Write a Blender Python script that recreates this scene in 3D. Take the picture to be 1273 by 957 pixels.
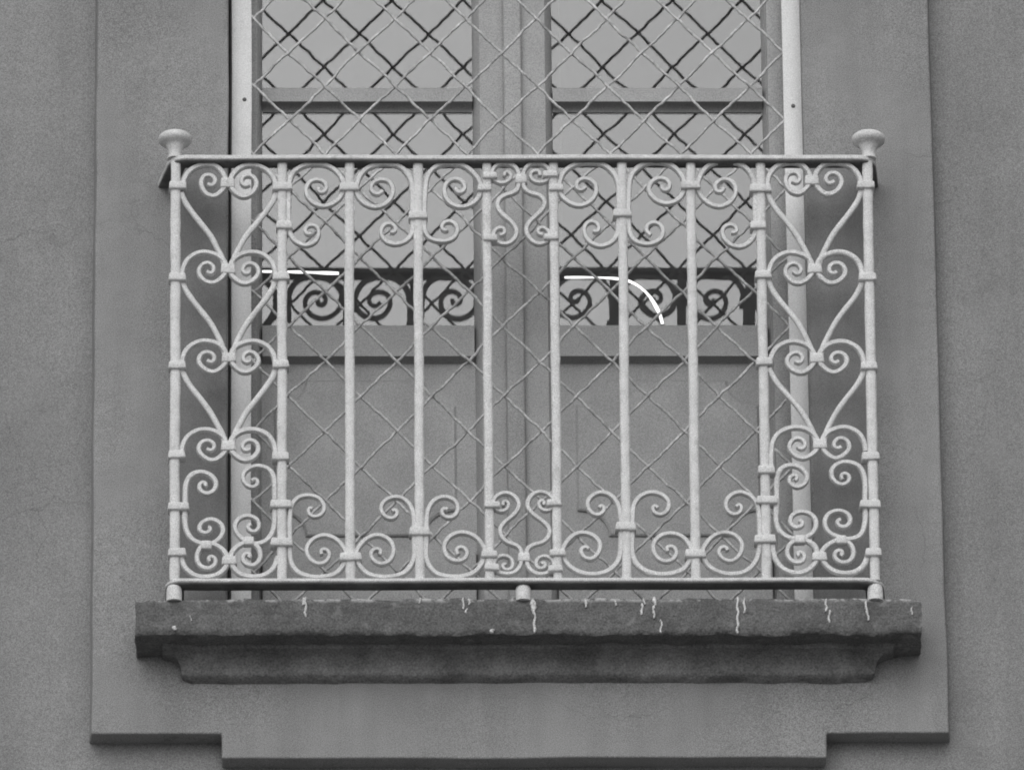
import bpy, bmesh, math, random
from mathutils import Vector, Matrix, noise
random.seed(7)
scene = bpy.context.scene
for o in list(bpy.data.objects):
    bpy.data.objects.remove(o)
R = math.radians

# ------------------------------------------------------------------ camera
W0, H0 = 1273.0, 957.0                 # the photograph's own pixels, used only to measure it
FPX = 13000.0                          # focal length in those pixels
PITCH, YAW, ROLL = R(25.0), R(1.4), R(0.62)
SCALE = 580.0
DIST = FPX / SCALE
RAIL_Y, MESH_Y, GLASS_Y = -0.115, 0.048, 0.165
EYE = 1.6
ZC = EYE + DIST * math.sin(PITCH)
fwd = Vector((math.sin(YAW) * math.cos(PITCH), math.cos(YAW) * math.cos(PITCH), math.sin(PITCH)))
rgt = fwd.cross(Vector((0, 0, 1))).normalized()
upv = rgt.cross(fwd).normalized()
r2 = rgt * math.cos(ROLL) - upv * math.sin(ROLL)
u2 = upv * math.cos(ROLL) + rgt * math.sin(ROLL)
TARGET = Vector((0, RAIL_Y, ZC))
CAM = TARGET - fwd * DIST
cd = bpy.data.cameras.new('camera')
cam = bpy.data.objects.new('camera', cd)
scene.collection.objects.link(cam)
M = Matrix((r2, u2, -fwd)).transposed().to_4x4()
M.translation = CAM
cam.matrix_world = M
cd.sensor_fit = 'HORIZONTAL'
cd.sensor_width = 36.0
cd.lens = 36.0 * FPX / W0
cd.clip_start = 0.1
cd.clip_end = 3000
scene.camera = cam

# ------------------------------------------------------------------ light
SUN_EL, SUN_AZ = R(37), R(-14)          # azimuth from straight in front of the facade, negative = left
sdir = Vector((math.sin(SUN_AZ) * math.cos(SUN_EL), -math.cos(SUN_AZ) * math.cos(SUN_EL), math.sin(SUN_EL)))
w = bpy.data.worlds.new('World')
scene.world = w
w.use_nodes = True
nt = w.node_tree
nt.nodes.clear()
sky = nt.nodes.new('ShaderNodeTexSky')
sky.sky_type = 'NISHITA'
sky.sun_disc = False
sky.sun_elevation = SUN_EL
sky.sun_rotation = math.atan2(sdir.x, sdir.y)
sky.air_density = 1.6
sky.dust_density = 4.0
bw = nt.nodes.new('ShaderNodeRGBToBW')          # a black-and-white film
bg = nt.nodes.new('ShaderNodeBackground')
bg.inputs['Strength'].default_value = 0.07
wo = nt.nodes.new('ShaderNodeOutputWorld')
nt.links.new(sky.outputs[0], bw.inputs[0])
nt.links.new(bw.outputs[0], bg.inputs['Color'])
nt.links.new(bg.outputs[0], wo.inputs[0])
sl = bpy.data.lights.new('sun', 'SUN')
sl.energy = 1.5
sl.angle = R(95)
so = bpy.data.objects.new('sun', sl)
scene.collection.objects.link(so)
so.location = (0, -20, 30)
so.rotation_euler = (-sdir).to_track_quat('-Z', 'Y').to_euler()
scene.view_settings.view_transform = 'Standard'
scene.view_settings.look = 'None'
scene.view_settings.gamma = 1.0
scene.view_settings.exposure = 0.36
scene.render.engine = 'CYCLES'
scene.cycles.transparent_max_bounces = 16
scene.cycles.filter_width = 1.9

# ------------------------------------------------------------------ helpers
def P(px, py, Y):
    """the point of the plane y = Y that is seen at a measured pixel"""
    v = fwd * FPX + r2 * (px - W0 / 2) - u2 * (py - H0 / 2)
    t = (Y - CAM.y) / v.y
    return CAM + v * t
COL = scene.collection

def obj(name, bm, mat, parent=None, smooth=None):
    me = bpy.data.meshes.new(name)
    bmesh.ops.recalc_face_normals(bm, faces=bm.faces)
    bm.to_mesh(me)
    bm.free()
    if mat:
        me.materials.append(mat)
    o = bpy.data.objects.new(name, me)
    COL.objects.link(o)
    if parent:
        o.parent = parent
    if smooth is not None:
        me.polygons.foreach_set('use_smooth', [True] * len(me.polygons))
        if smooth < 180:
            me.set_sharp_from_angle(angle=R(smooth))
    return o

def thing(name, label, cat, group=None):
    o = bpy.data.objects.new(name, None)
    COL.objects.link(o)
    o.empty_display_size = 0.05
    return tag(o, label, cat, group)

def tag(o, label, cat, group=None):
    o['label'] = label
    o['category'] = cat
    if group:
        o['group'] = group
    return o

def structure(o):
    o['kind'] = 'structure'
    return o

def box(bm, x0, x1, y0, y1, z0, z1, bevel=0.0, seg=2):
    m = Matrix.Translation(((x0 + x1) / 2, (y0 + y1) / 2, (z0 + z1) / 2)) @ Matrix.Diagonal((abs(x1 - x0), abs(y1 - y0), abs(z1 - z0), 1))
    r = bmesh.ops.create_cube(bm, size=1, matrix=m)
    if bevel:
        es = list({e for v in r['verts'] for e in v.link_edges})
        bmesh.ops.bevel(bm, geom=es, offset=bevel, segments=seg, affect='EDGES', profile=0.5)
    return bm

def grid_slab(xs, zs, mask, y0, y1, hole_depth=None):
    """a slab facing -y made of the cells of a grid; boundary edges get side faces back to y1"""
    bm = bmesh.new()
    V = {}
    def v(i, j, y):
        k = (i, j, y)
        if k not in V:
            V[k] = bm.verts.new((xs[i], y, zs[j]))
        return V[k]
    nx, nz = len(xs) - 1, len(zs) - 1
    on = lambda i, j: 0 <= i < nx and 0 <= j < nz and mask(i, j)
    for i in range(nx):
        for j in range(nz):
            if not on(i, j):
                continue
            bm.faces.new((v(i, j, y0), v(i + 1, j, y0), v(i + 1, j + 1, y0), v(i, j + 1, y0)))
            for (di, dj, a, b) in ((-1, 0, (i, j), (i, j + 1)), (1, 0, (i + 1, j), (i + 1, j + 1)), (0, -1, (i, j), (i + 1, j)), (0, 1, (i, j + 1), (i + 1, j + 1))):
                if not on(i + di, j + dj):
                    bm.faces.new((v(*a, y0), v(*b, y0), v(*b, y1), v(*a, y1)))
    return bm

def catmull(pts, step):
    """smooth line through the points, resampled to about `step`"""
    n = len(pts)
    out = []
    for i in range(n - 1):
        p1, p2 = pts[i], pts[i + 1]
        p0 = pts[i - 1] if i > 0 else p1 * 2 - p2
        p3 = pts[i + 2] if i + 2 < n else p2 * 2 - p1
        d01, d12, d23 = [max(1e-6, (b - a).length) ** 0.5 for a, b in ((p0, p1), (p1, p2), (p2, p3))]
        m1 = (p2 - p1) + d12 * ((p1 - p0) / d01 - (p2 - p0) / (d01 + d12))
        m2 = (p2 - p1) + d12 * ((p3 - p2) / d23 - (p3 - p1) / (d12 + d23))
        k = max(2, int((p2 - p1).length / step))
        for q in range(k):
            t = q / k
            a = 2 * (p1 - p2) + m1 + m2
            b = -3 * (p1 - p2) - 2 * m1 - m2
            out.append(a * t ** 3 + b * t * t + m1 * t + p1)
    out.append(pts[-1].copy())
    return out

SECT = [(1, .45), (.62, 1), (-.62, 1), (-1, .45), (-1, -.45), (-.62, -1), (.62, -1), (1, -.45)]
def sweep_plane(bm, pts, a, b, taper0=1.0, taper1=1.0, sect=SECT):
    """sweep a rounded rectangle (a = half thickness in the x-z plane, b = half depth in y) along points"""
    rings = []
    n = len(pts)
    L = 0
    acc = [0]
    for i in range(1, n):
        L += (pts[i] - pts[i - 1]).length
        acc.append(L)
    for i, p in enumerate(pts):
        t = (pts[min(i + 1, n - 1)] - pts[max(i - 1, 0)])
        t.y = 0
        t.normalize()
        nn = Vector((-t.z, 0, t.x))
        s = acc[i] / L
        k = 1.0
        if taper1 < 1 and s > .55:
            k = 1 - (1 - taper1) * (s - .55) / .45
        if taper0 < 1 and s < .3:
            k = min(k, taper0 + (1 - taper0) * s / .3)
        k *= 1 + .09 * noise.noise(p * 38) + .05 * noise.noise(p * 110)
        rings.append([bm.verts.new(p + nn * (a * k * c) + Vector((0, b * d, 0))) for c, d in sect])
    m = len(sect)
    for i in range(n - 1):
        for j in range(m):
            bm.faces.new((rings[i][j], rings[i][(j + 1) % m], rings[i + 1][(j + 1) % m], rings[i + 1][j]))
    bm.faces.new(rings[0])
    bm.faces.new(rings[-1])
    return bm

def tube(bm, pts, r, sides=8, vary=None):
    rings = []
    n = len(pts)
    for i, p in enumerate(pts):
        t = (pts[min(i + 1, n - 1)] - pts[max(i - 1, 0)]).normalized()
        ref = Vector((0, 1, 0)) if abs(t.y) < .9 else Vector((1, 0, 0))
        e1 = t.cross(ref).normalized()
        e2 = t.cross(e1)
        rr = r * (vary(i / (n - 1)) if vary else 1)
        rings.append([bm.verts.new(p + (e1 * math.cos(2 * math.pi * k / sides) + e2 * math.sin(2 * math.pi * k / sides)) * rr) for k in range(sides)])
    for i in range(n - 1):
        for j in range(sides):
            bm.faces.new((rings[i][j], rings[i][(j + 1) % sides], rings[i + 1][(j + 1) % sides], rings[i + 1][j]))
    bm.faces.new(rings[0])
    bm.faces.new(rings[-1])
    return bm

def lathe(bm, prof, c, seg=32):
    rings = []
    for r, z in prof:
        if r < 1e-5:
            rings.append([bm.verts.new((c.x, c.y, c.z + z))])
        else:
            rings.append([bm.verts.new((c.x + r * math.cos(2 * math.pi * k / seg), c.y + r * math.sin(2 * math.pi * k / seg), c.z + z)) for k in range(seg)])
    for A, B in zip(rings, rings[1:]):
        for k in range(seg):
            q = [A[k % len(A)], A[(k + 1) % len(A)], B[(k + 1) % len(B)], B[k % len(B)]]
            q2 = []
            for v in q:
                if v not in q2:
                    q2.append(v)
            if len(q2) > 2:
                bm.faces.new(q2)
    for rg in (rings[0], rings[-1]):
        if len(rg) > 2:
            bm.faces.new(rg)
    return bm

# ------------------------------------------------------------------ materials (all neutral: the photograph is black and white)
def material(name, base, rough=0.7, blotch=.06, blotch_scale=3.0, grain=.06, grain_scale=350.0, bump=.15, bump_scale=180.0, bump_dist=.001,
             spots=0.0, spot_col=.5, spot_scale=40.0, spot_lo=.62, spot_hi=.7, streak=0.0, spec=.3, metallic=0.0, trowel=0.0, trowel_scale=5.0, crack=0.0):
    m = bpy.data.materials.new(name)
    m.use_nodes = True
    t = m.node_tree
    N, L = t.nodes, t.links
    b = N['Principled BSDF']
    b.inputs['Roughness'].default_value = rough
    b.inputs['Metallic'].default_value = metallic
    b.inputs['Specular IOR Level'].default_value = spec
    tc = N.new('ShaderNodeTexCoord')
    geo = N.new('ShaderNodeNewGeometry')
    pos = geo.outputs['Position']
    def nz(scale, detail=4.0, vec=pos, rough_=.6):
        n = N.new('ShaderNodeTexNoise')
        n.inputs['Scale'].default_value = scale
        n.inputs['Detail'].default_value = detail
        n.inputs['Roughness'].default_value = rough_
        L.new(vec, n.inputs['Vector'])
        return n.outputs['Fac']
    def ramp(f, lo, hi, a, c):
        r = N.new('ShaderNodeMapRange')
        r.inputs['From Min'].default_value = lo
        r.inputs['From Max'].default_value = hi
        r.inputs['To Min'].default_value = a
        r.inputs['To Max'].default_value = c
        L.new(f, r.inputs['Value'])
        return r.outputs[0]
    def math_(op, a, c):
        q = N.new('ShaderNodeMath')
        q.operation = op
        for i, s in enumerate((a, c)):
            if isinstance(s, (int, float)):
                q.inputs[i].default_value = s
            else:
                L.new(s, q.inputs[i])
        return q.outputs[0]
    val = ramp(nz(blotch_scale, 6.0), .3, .7, base * (1 - blotch), base * (1 + blotch))
    if grain:
        val = math_('MULTIPLY', val, ramp(nz(grain_scale, 2.0), .3, .7, 1 - grain, 1 + grain))
    if streak:
        mp = N.new('ShaderNodeMapping')
        mp.inputs['Scale'].default_value = (14, 14, 1.2)
        L.new(pos, mp.inputs['Vector'])
        val = math_('MULTIPLY', val, ramp(nz(1.0, 5.0, mp.outputs[0]), .35, .7, 1 - streak, 1 + streak * .6))
    if spots:
        f = ramp(nz(spot_scale, 5.0), spot_lo, spot_hi, 0, spots)
        mx = N.new('ShaderNodeMix')
        mx.data_type = 'FLOAT'
        L.new(f, mx.inputs['Factor'])
        L.new(val, mx.inputs['A'])
        mx.inputs['B'].default_value = spot_col
        val = mx.outputs['Result']
    if crack:                        # a few hairline cracks
        wv = N.new('ShaderNodeTexNoise')
        wv.inputs['Scale'].default_value = 7.0
        wv.inputs['Detail'].default_value = 5.0
        L.new(pos, wv.inputs['Vector'])
        ad = N.new('ShaderNodeVectorMath'); ad.operation = 'MULTIPLY_ADD'
        ad.inputs[1].default_value = (.22, .22, .22)
        L.new(wv.outputs['Color'], ad.inputs[0]); L.new(pos, ad.inputs[2])
        vo = N.new('ShaderNodeTexVoronoi'); vo.feature = 'DISTANCE_TO_EDGE'
        vo.inputs['Scale'].default_value = 1.9
        L.new(ad.outputs[0], vo.inputs['Vector'])
        ln = ramp(vo.outputs['Distance'], .0012, .0042, 1, 0)
        mk = ramp(nz(2.3, 3.0), .5, .62, 0, crack)
        val = math_('MULTIPLY', val, math_('SUBTRACT', 1.0, math_('MULTIPLY', ln, mk)))
    L.new(val, b.inputs['Base Color'])
    prev = None
    if trowel:
        b0 = N.new('ShaderNodeBump')
        b0.inputs['Strength'].default_value = 1.0
        b0.inputs['Distance'].default_value = trowel
        L.new(nz(trowel_scale, 3.0), b0.inputs['Height'])
        prev = b0.outputs[0]
    if bump:
        bp = N.new('ShaderNodeBump')
        bp.inputs['Strength'].default_value = bump
        bp.inputs['Distance'].default_value = bump_dist
        L.new(nz(bump_scale, 5.0), bp.inputs['Height'])
        if prev:
            L.new(prev, bp.inputs['Normal'])
        L.new(bp.outputs[0], b.inputs['Normal'])
    return m

M_WALL = material('plaster_wall', .22, .9, .10, 2.2, .46, 540, .6, 160, .002, streak=.10, crack=.22, spots=.35, spot_col=.275, spot_scale=7, spot_lo=.56, spot_hi=.75, spec=.1, trowel=.012, trowel_scale=4.5)
M_SURR = material('plaster_surround', .235, .9, .10, 2.6, .52, 540, .6, 160, .002, streak=.09, crack=.22, spots=.35, spot_col=.29, spot_scale=8, spot_lo=.56, spot_hi=.75, spec=.1, trowel=.012, trowel_scale=5.5)
M_DARKER = material('darker_plaster', .198, .9, .16, 7, .3, 480, .6, 120, .002, streak=.14, spec=.1, trowel=.006, trowel_scale=9)
M_PAINT = material('rail_paint', .56, .65, .11, 30, .34, 480, .9, 120, .0026, spots=.55, spot_col=.36, spot_scale=42, spot_lo=.60, spot_hi=.70, spec=.25)
M_BAR = material('grille_frame_paint', .62, .6, .07, 10, .22, 480, .5, 120, .001, spots=.5, spot_col=.35, spot_scale=60, spot_lo=.64, spot_hi=.74)
M_WIRE = material('wire_paint', .41, .55, .40, 35, .3, 200, .8, 220, .0015)
M_DOOR = material('door_paint', .32, .5, .07, 4, .36, 520, .2, 60, .0006, streak=.05, spec=.35)
M_PANEL = material('door_panel_paint', .27, .32, .09, 5, .34, 520, .3, 12, .0016, streak=.08, spec=.4)
M_STONE = material('weathered_stone', .115, .92, .22, 14, .35, 260, 1.0, 70, .006, spots=.55, spot_col=.22, spot_scale=38, spot_lo=.58, spot_hi=.70, spec=.1)
M_MOULD = material('weathered_moulding', .172, .92, .34, 12, .35, 240, 1.0, 55, .008, spots=.6, spot_col=.23, spot_scale=24, spot_lo=.58, spot_hi=.75, streak=.08, spec=.1)
M_DRIP = material('paint_drip', .5, .6, .3, 90, .35, 300, .4, 200, .001)
M_BOLT = material('bolt_iron', .10, .6, .1, 30, .1, 300, .2, 200, .0005)
M_RAIL_SHADE = material('rail_underside_shade', .12, .8, .3, 18, .25, 300, .5, 80, .002, spots=.5, spot_col=.2, spot_scale=30, spot_lo=.55, spot_hi=.7)  # dark mottled tone standing in for the shade under the rails
M_ROOM = material('room_plaster', .2, .9, .05, 2, 0, 100, 0, 100)
M_ASPHALT = material('worn_street_paving', .27, .9, .15, .6, .25, 60, .5, 60, .01)
M_PAVE = material('pavement_stone', .24, .9, .12, 1.2, .12, 60, .4, 50, .006)
M_KERB = material('kerb_stone', .28, .9, .1, 2, .1, 60, .4, 50, .004)

def glass_material():
    m = bpy.data.materials.new('window_glass')
    m.use_nodes = True
    t = m.node_tree
    N, L = t.nodes, t.links
    N.clear()
    out = N.new('ShaderNodeOutputMaterial')
    mix = N.new('ShaderNodeMixShader')
    tr = N.new('ShaderNodeBsdfTransparent')
    tr.inputs[0].default_value = (.92, .92, .92, 1)
    gl = N.new('ShaderNodeBsdfGlossy')
    gl.inputs['Color'].default_value = (1, 1, 1, 1)
    gl.inputs['Roughness'].default_value = .006
    mix.inputs[0].default_value = .07
    geo = N.new('ShaderNodeNewGeometry')
    n = N.new('ShaderNodeTexNoise')
    n.inputs['Scale'].default_value = 7.0
    n.inputs['Detail'].default_value = 1.0
    bp = N.new('ShaderNodeBump')
    bp.inputs['Strength'].default_value = .05
    bp.inputs['Distance'].default_value = .01
    L.new(geo.outputs['Position'], n.inputs['Vector'])
    L.new(n.outputs['Fac'], bp.inputs['Height'])
    L.new(bp.outputs[0], gl.inputs['Normal'])
    L.new(tr.outputs[0], mix.inputs[1])
    L.new(gl.outputs[0], mix.inputs[2])
    # a thin uneven film of dust on the panes
    dif = N.new('ShaderNodeBsdfDiffuse')
    dif.inputs[0].default_value = (.5, .5, .5, 1)
    mp = N.new('ShaderNodeMapping')
    mp.inputs['Scale'].default_value = (9, 9, 2.5)
    L.new(geo.outputs['Position'], mp.inputs['Vector'])
    n2 = N.new('ShaderNodeTexNoise')
    n2.inputs['Scale'].default_value = 1.6
    n2.inputs['Detail'].default_value = 7.0
    n2.inputs['Roughness'].default_value = .65
    L.new(mp.outputs[0], n2.inputs['Vector'])
    mr = N.new('ShaderNodeMapRange')
    mr.inputs['From Min'].default_value = .35
    mr.inputs['From Max'].default_value = .7
    mr.inputs['To Min'].default_value = .004
    mr.inputs['To Max'].default_value = .016
    L.new(n2.outputs['Fac'], mr.inputs['Value'])
    mix2 = N.new('ShaderNodeMixShader')
    L.new(mr.outputs[0], mix2.inputs[0])
    L.new(mix.outputs[0], mix2.inputs[1])
    L.new(dif.outputs[0], mix2.inputs[2])
    L.new(mix2.outputs[0], out.inputs[0])
    return m
M_GLASS = glass_material()

def lamp_material():
    m = bpy.data.materials.new('lit_tube')
    m.use_nodes = True
    b = m.node_tree.nodes['Principled BSDF']
    b.inputs['Base Color'].default_value = (.8, .8, .8, 1)
    b.inputs['Emission Color'].default_value = (1, 1, 1, 1)
    b.inputs['Emission Strength'].default_value = 1.5
    return m
M_LAMP = lamp_material()

# ------------------------------------------------------------------ the ground
bm = bmesh.new(); box(bm, -600, 600, -1200, -2.6, -.5, 0)
structure(obj('street', bm, M_ASPHALT))
bm = bmesh.new(); box(bm, -600, 600, -2.45, .6, -.5, .12)
structure(obj('pavement', bm, M_PAVE))
bm = bmesh.new(); box(bm, -600, 600, -2.6, -2.45, -.5, .125, .01)
structure(obj('kerb', bm, M_KERB))

# ------------------------------------------------------------------ the facade
SURR_BACK = .053
xl_s = P(117.5, 480, 0).x
xr_s = P(1167, 480, 0).x
z_ear = P(640, 911, 0).z
z_mid = P(640, 941.5, 0).z
x_step0, x_step1 = P(276, 925, 0).x, P(1028, 925, 0).x
z_slab_top = P(650, 744, -.12).z
z_slab_bot = P(650, 787.5, -.122).z
ox0, ox1 = P(283.5, 330, 0).x, P(1002.5, 330, 0).x     # the door opening
oz0, oz1 = z_slab_top - .02, z_slab_top + 2.62
z_surr_top = oz1 + .32

building = thing('building', 'plain grey rendered house front with a shallow raised surround round the door', 'building')
xs = [-9, ox0, ox1, 9]
zs = [0.0, oz0, oz1, 17.0]
bm = grid_slab(xs, zs, lambda i, j: not (i == 1 and j == 1), SURR_BACK, .42)
obj('wall', bm, M_WALL, building)
xs = [xl_s, x_step0, ox0, ox1, x_step1, xr_s]
zs = [z_mid, z_ear, oz0, oz1, z_surr_top]
def msk(i, j):
    if j == 0 and i in (0, 4):
        return False
    return not (j == 2 and i == 2)
bm = grid_slab(xs, zs, msk, 0.0, SURR_BACK)
bm.normal_update()
# slightly uneven hand-finished arrises
sub = bmesh.ops.subdivide_edges(bm, edges=[e for e in bm.edges if e.calc_length() > .2], cuts=56, use_grid_fill=True)
for v in bm.verts:
    v.co.x += noise.noise(v.co * 6) * .0026
    v.co.z += noise.noise(v.co * 6 + Vector((9, 3, 1))) * .003
    chip = max(0, noise.noise(v.co * 9 + Vector((2, 2, 2))) - .45) * .02
    if v.co.y < .01 and chip and len(v.link_faces) and any(abs(f.normal.y) < .5 for f in v.link_faces):
        v.co.y += chip
    if v.co.y < .01:
        v.co.y += noise.noise(v.co * 2.3) * .002
o = obj('surround', bm, M_SURR, building)
for v in o.data.vertices:                      # the sides of the surround splay out towards the wall
    if v.co.y > .03:
        if v.co.x < xl_s + .01: v.co.x -= .006
        elif v.co.x > xr_s - .01: v.co.x += .006
bv = o.modifiers.new('bevel', 'BEVEL'); bv.width = .007; bv.segments = 3; bv.limit_method = 'ANGLE'; bv.angle_limit = R(50)
# darker strips on the wall behind the railing
for a, b_ in ((215, None), (None, 1085)):
    x0 = P(a, 470, 0).x if a else ox1 + .004
    x1 = P(b_, 470, 0).x if b_ else ox0 - .004
    zt = P(640, 204, 0).z
    bm = bmesh.new()
    nseg = 60
    L_, R_ = [], []
    for k in range(nseg + 1):
        z = z_slab_top - .012 + (zt - z_slab_top + .012) * k / nseg
        j0 = noise.noise(Vector((x0, z * 9, 0))) * .004
        j1 = noise.noise(Vector((x1, z * 9, 5))) * .004
        L_.append((x0 + (j0 if a else 0), z)); R_.append((x1 + (j1 if b_ else 0), z))
    fr = [[bm.verts.new((x, y, z)) for x, z in side] for side in (L_, R_) for y in (-.0045,)]
    bk = [[bm.verts.new((x, y, z)) for x, z in side] for side in (L_, R_) for y in (.003,)]
    for k in range(nseg):
        bm.faces.new((fr[0][k], fr[1][k], fr[1][k + 1], fr[0][k + 1]))
        bm.faces.new((fr[0][k], fr[0][k + 1], bk[0][k + 1], bk[0][k]))
        bm.faces.new((fr[1][k], fr[1][k + 1], bk[1][k + 1], bk[1][k]))
    bm.faces.new((fr[0][-1], fr[1][-1], bk[1][-1], bk[0][-1]))
    pt = obj('plaster_strip', bm, M_DARKER, building)
    pt['label'] = 'darker plaster strip on the wall behind the railing'
# the dark room behind the door
bm = bmesh.new()
box(bm, -1.3, 1.3, .425, 1.6, oz0 - .05, oz1 + .3)
bm.faces.ensure_lookup_table()
front = [f for f in bm.faces if abs(f.calc_center_median().y - .425) < 1e-4]
bmesh.ops.delete(bm, geom=front, context='FACES')
obj('room', bm, M_ROOM, building)
bm = bmesh.new()
for (x0, x1, z0, z1) in ((-1.3, ox0 - .002, oz0 - .05, oz1 + .3), (ox1 + .002, 1.3, oz0 - .05, oz1 + .3)):
    box(bm, x0, x1, .421, .424, z0, z1)
obj('room_front_wall', bm, M_ROOM, building)

# ------------------------------------------------------------------ french door
door = thing('french_door', 'grey painted double door with glazed upper panes behind the wire grille', 'door')
DF, DB = .138, .180            # front and back of the leaves
def X(px, Y, py=330):
    return P(px, py, Y).x
def Z(py, Y, px=640):
    return P(px, py, Y).z
zd0 = z_slab_top - .012
zd1 = oz1 - .05
# outer frame
bm = bmesh.new()
fx0, fx1 = X(322, DF), X(957, DF)
box(bm, ox0 + .003, fx0 - .002, .120, .19, zd0, oz1 - .003, .004)
box(bm, fx1 + .002, ox1 - .003, .120, .19, zd0, oz1 - .003, .004)
box(bm, fx0 - .002, fx1 + .002, .122, .19, zd1 + .002, oz1 - .003, .004)
obj('door_frame', bm, M_DOOR, door, 40)
xm = X(639.5, DF)
bm = bmesh.new()
box(bm, X(628, DF), X(651, DF), .122, DF - .001, zd0, zd1 - .01, .005, 3)
obj('astragal', bm, M_DOOR, door, 40)

def rail_mesh(x0, x1, zt, zb, lip):
    """cross rail: flat face with an overhanging moulded lower edge that runs back to the pane below"""
    bm = bmesh.new()
    prof = [(DB - .004, zt), (DF + .010, zt), (DF + .002, zt - .007), (DF + .002, zb + lip + .003), (DF - .003, zb + lip + .001), (DF - .003, zb + lip - .002)]
    for k in range(7):
        a = k / 6 * math.pi / 2
        prof.append((DF + .004 + .0227 * math.sin(a), zb + lip - .003 - (lip - .003) * (1 - math.cos(a))))
    prof.append((DB - .004, zb))
    A = [bm.verts.new((x0, y, z)) for y, z in prof]
    B = [bm.verts.new((x1, y, z)) for y, z in prof]
    n = len(prof)
    for k in range(n):
        bm.faces.new((A[k], A[(k + 1) % n], B[(k + 1) % n], B[k]))
    bm.faces.new(A); bm.faces.new(B[::-1])
    return bm

GZ = GLASS_Y
z_r1t, z_r1b = Z(107, DF), Z(140, GZ)
z_r2t, z_r2b = Z(402, DF), Z(456, GZ)
z_bot = Z(689, GZ)
z_r0t, z_r0b = z_r1t + (z_r1t - z_r2t) , z_r1b + (z_r1t - z_r2t)
for side in (0, 1):
    if side == 0:
        a, b_ = fx0, xm - .001           # leaf extents
        pa, pb = X(326, GZ), X(589, GZ)  # visible pane
    else:
        a, b_ = xm + .001, fx1
        pa, pb = X(689, GZ), X(952, GZ)
    bm = bmesh.new()
    for (s0, s1, inner) in ((a, pa, 1), (pb, b_, -1)):
        # stile with a sloped moulding on the pane side
        q = .012
        if inner == 1:
            prof = [(s0, DF), (s1 - q - .004, DF), (s1 - q, DF + .004), (s1 - .003, DF + .016), (s1, DF + .025), (s1, DB), (s0, DB)]
        else:
            prof = [(s1, DF), (s0 + q + .004, DF), (s0 + q, DF + .004), (s0 + .003, DF + .016), (s0, DF + .025), (s0, DB), (s1, DB)]
        A = [bm.verts.new((x, y, zd0 + .002)) for x, y in prof]
        B = [bm.verts.new((x, y, zd1)) for x, y in prof]
        n = len(prof)
        for k in range(n):
            bm.faces.new((A[k], A[(k + 1) % n], B[(k + 1) % n], B[k]))
        bm.faces.new(A); bm.faces.new(B)
    leaf = obj('door_leaf', bm, M_DOOR, door, 30)
    e = .0005
    for (zt, zb, lip) in ((z_r0t, z_r0b, .014), (z_r1t, z_r1b, .014), (z_r2t, z_r2b, .014)):
        obj('rail', rail_mesh(pa + e, pb - e, zt, zb, lip), M_DOOR, leaf, 30)
    bm = bmesh.new(); box(bm, pa + e, pb - e, DF + .003, DB - .004, zd0 + .002, z_bot, .003)
    obj('rail', bm, M_DOOR, leaf)
    bm = bmesh.new(); box(bm, pa + e, pb - e, DF + .003, DB - .004, zd1 - .1, zd1, .003)
    obj('rail', bm, M_DOOR, leaf)
    # glass
    for (z0, z1) in ((z_r2t - .006, z_r1b + .004), (z_r1t - .006, z_r0b + .004), (z_r0t - .006, zd1 - .095)):
        bm = bmesh.new(); box(bm, pa - .004, pb + .004, GZ, GZ + .003, z0, z1)
        obj('glass_pane', bm, M_GLASS, leaf)
    # lower panel: a board with a raised field whose corners are scooped out
    BY = GZ - .006
    bm = bmesh.new(); box(bm, pa - .003, pb + .003, BY, BY + .01, z_bot - .003, z_r2b + .004)
    board = obj('panel', bm, M_PANEL, leaf)
    qx0, qx1 = (X(341, BY, 560), X(567, BY, 560)) if side == 0 else (X(717, BY, 560), X(944, BY, 560))
    qz0, qz1 = Z(667, BY), Z(474, BY)
    out_ = []
    rx, rz = .068, .060
    for (cx, cz, a0) in ((qx0, qz0, 0), (qx0, qz1, -90), (qx1, qz1, 180), (qx1, qz0, 90)):
        for k in range(11):
            a = R(a0 + 9 * k)
            out_.append((cx + rx * math.cos(a), cz + rz * math.sin(a)))
    bm = bmesh.new()
    mx_, mz_ = (qx0 + qx1) / 2, (qz0 + qz1) / 2
    sc = lambda x, z, d: (x - math.copysign(d, x - mx_), z - math.copysign(d, z - mz_))
    rA = [bm.verts.new((x, BY + .001, z)) for x, z in out_]
    rB = [bm.verts.new((x, BY - .004, z)) for x, z in out_]
    rC = [bm.verts.new((sc(x, z, .004)[0], BY - .006, sc(x, z, .004)[1])) for x, z in out_]
    n = len(out_)
    for k in range(n):
        bm.faces.new((rA[k], rA[(k + 1) % n], rB[(k + 1) % n], rB[k]))
        bm.faces.new((rB[k], rB[(k + 1) % n], rC[(k + 1) % n], rC[k]))
    cen = bm.verts.new((mx_, BY - .006, mz_))
    for k in range(n):
        bm.faces.new((rC[k], rC[(k + 1) % n], cen))
    obj('raised_field', bm, M_PANEL, board)

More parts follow.
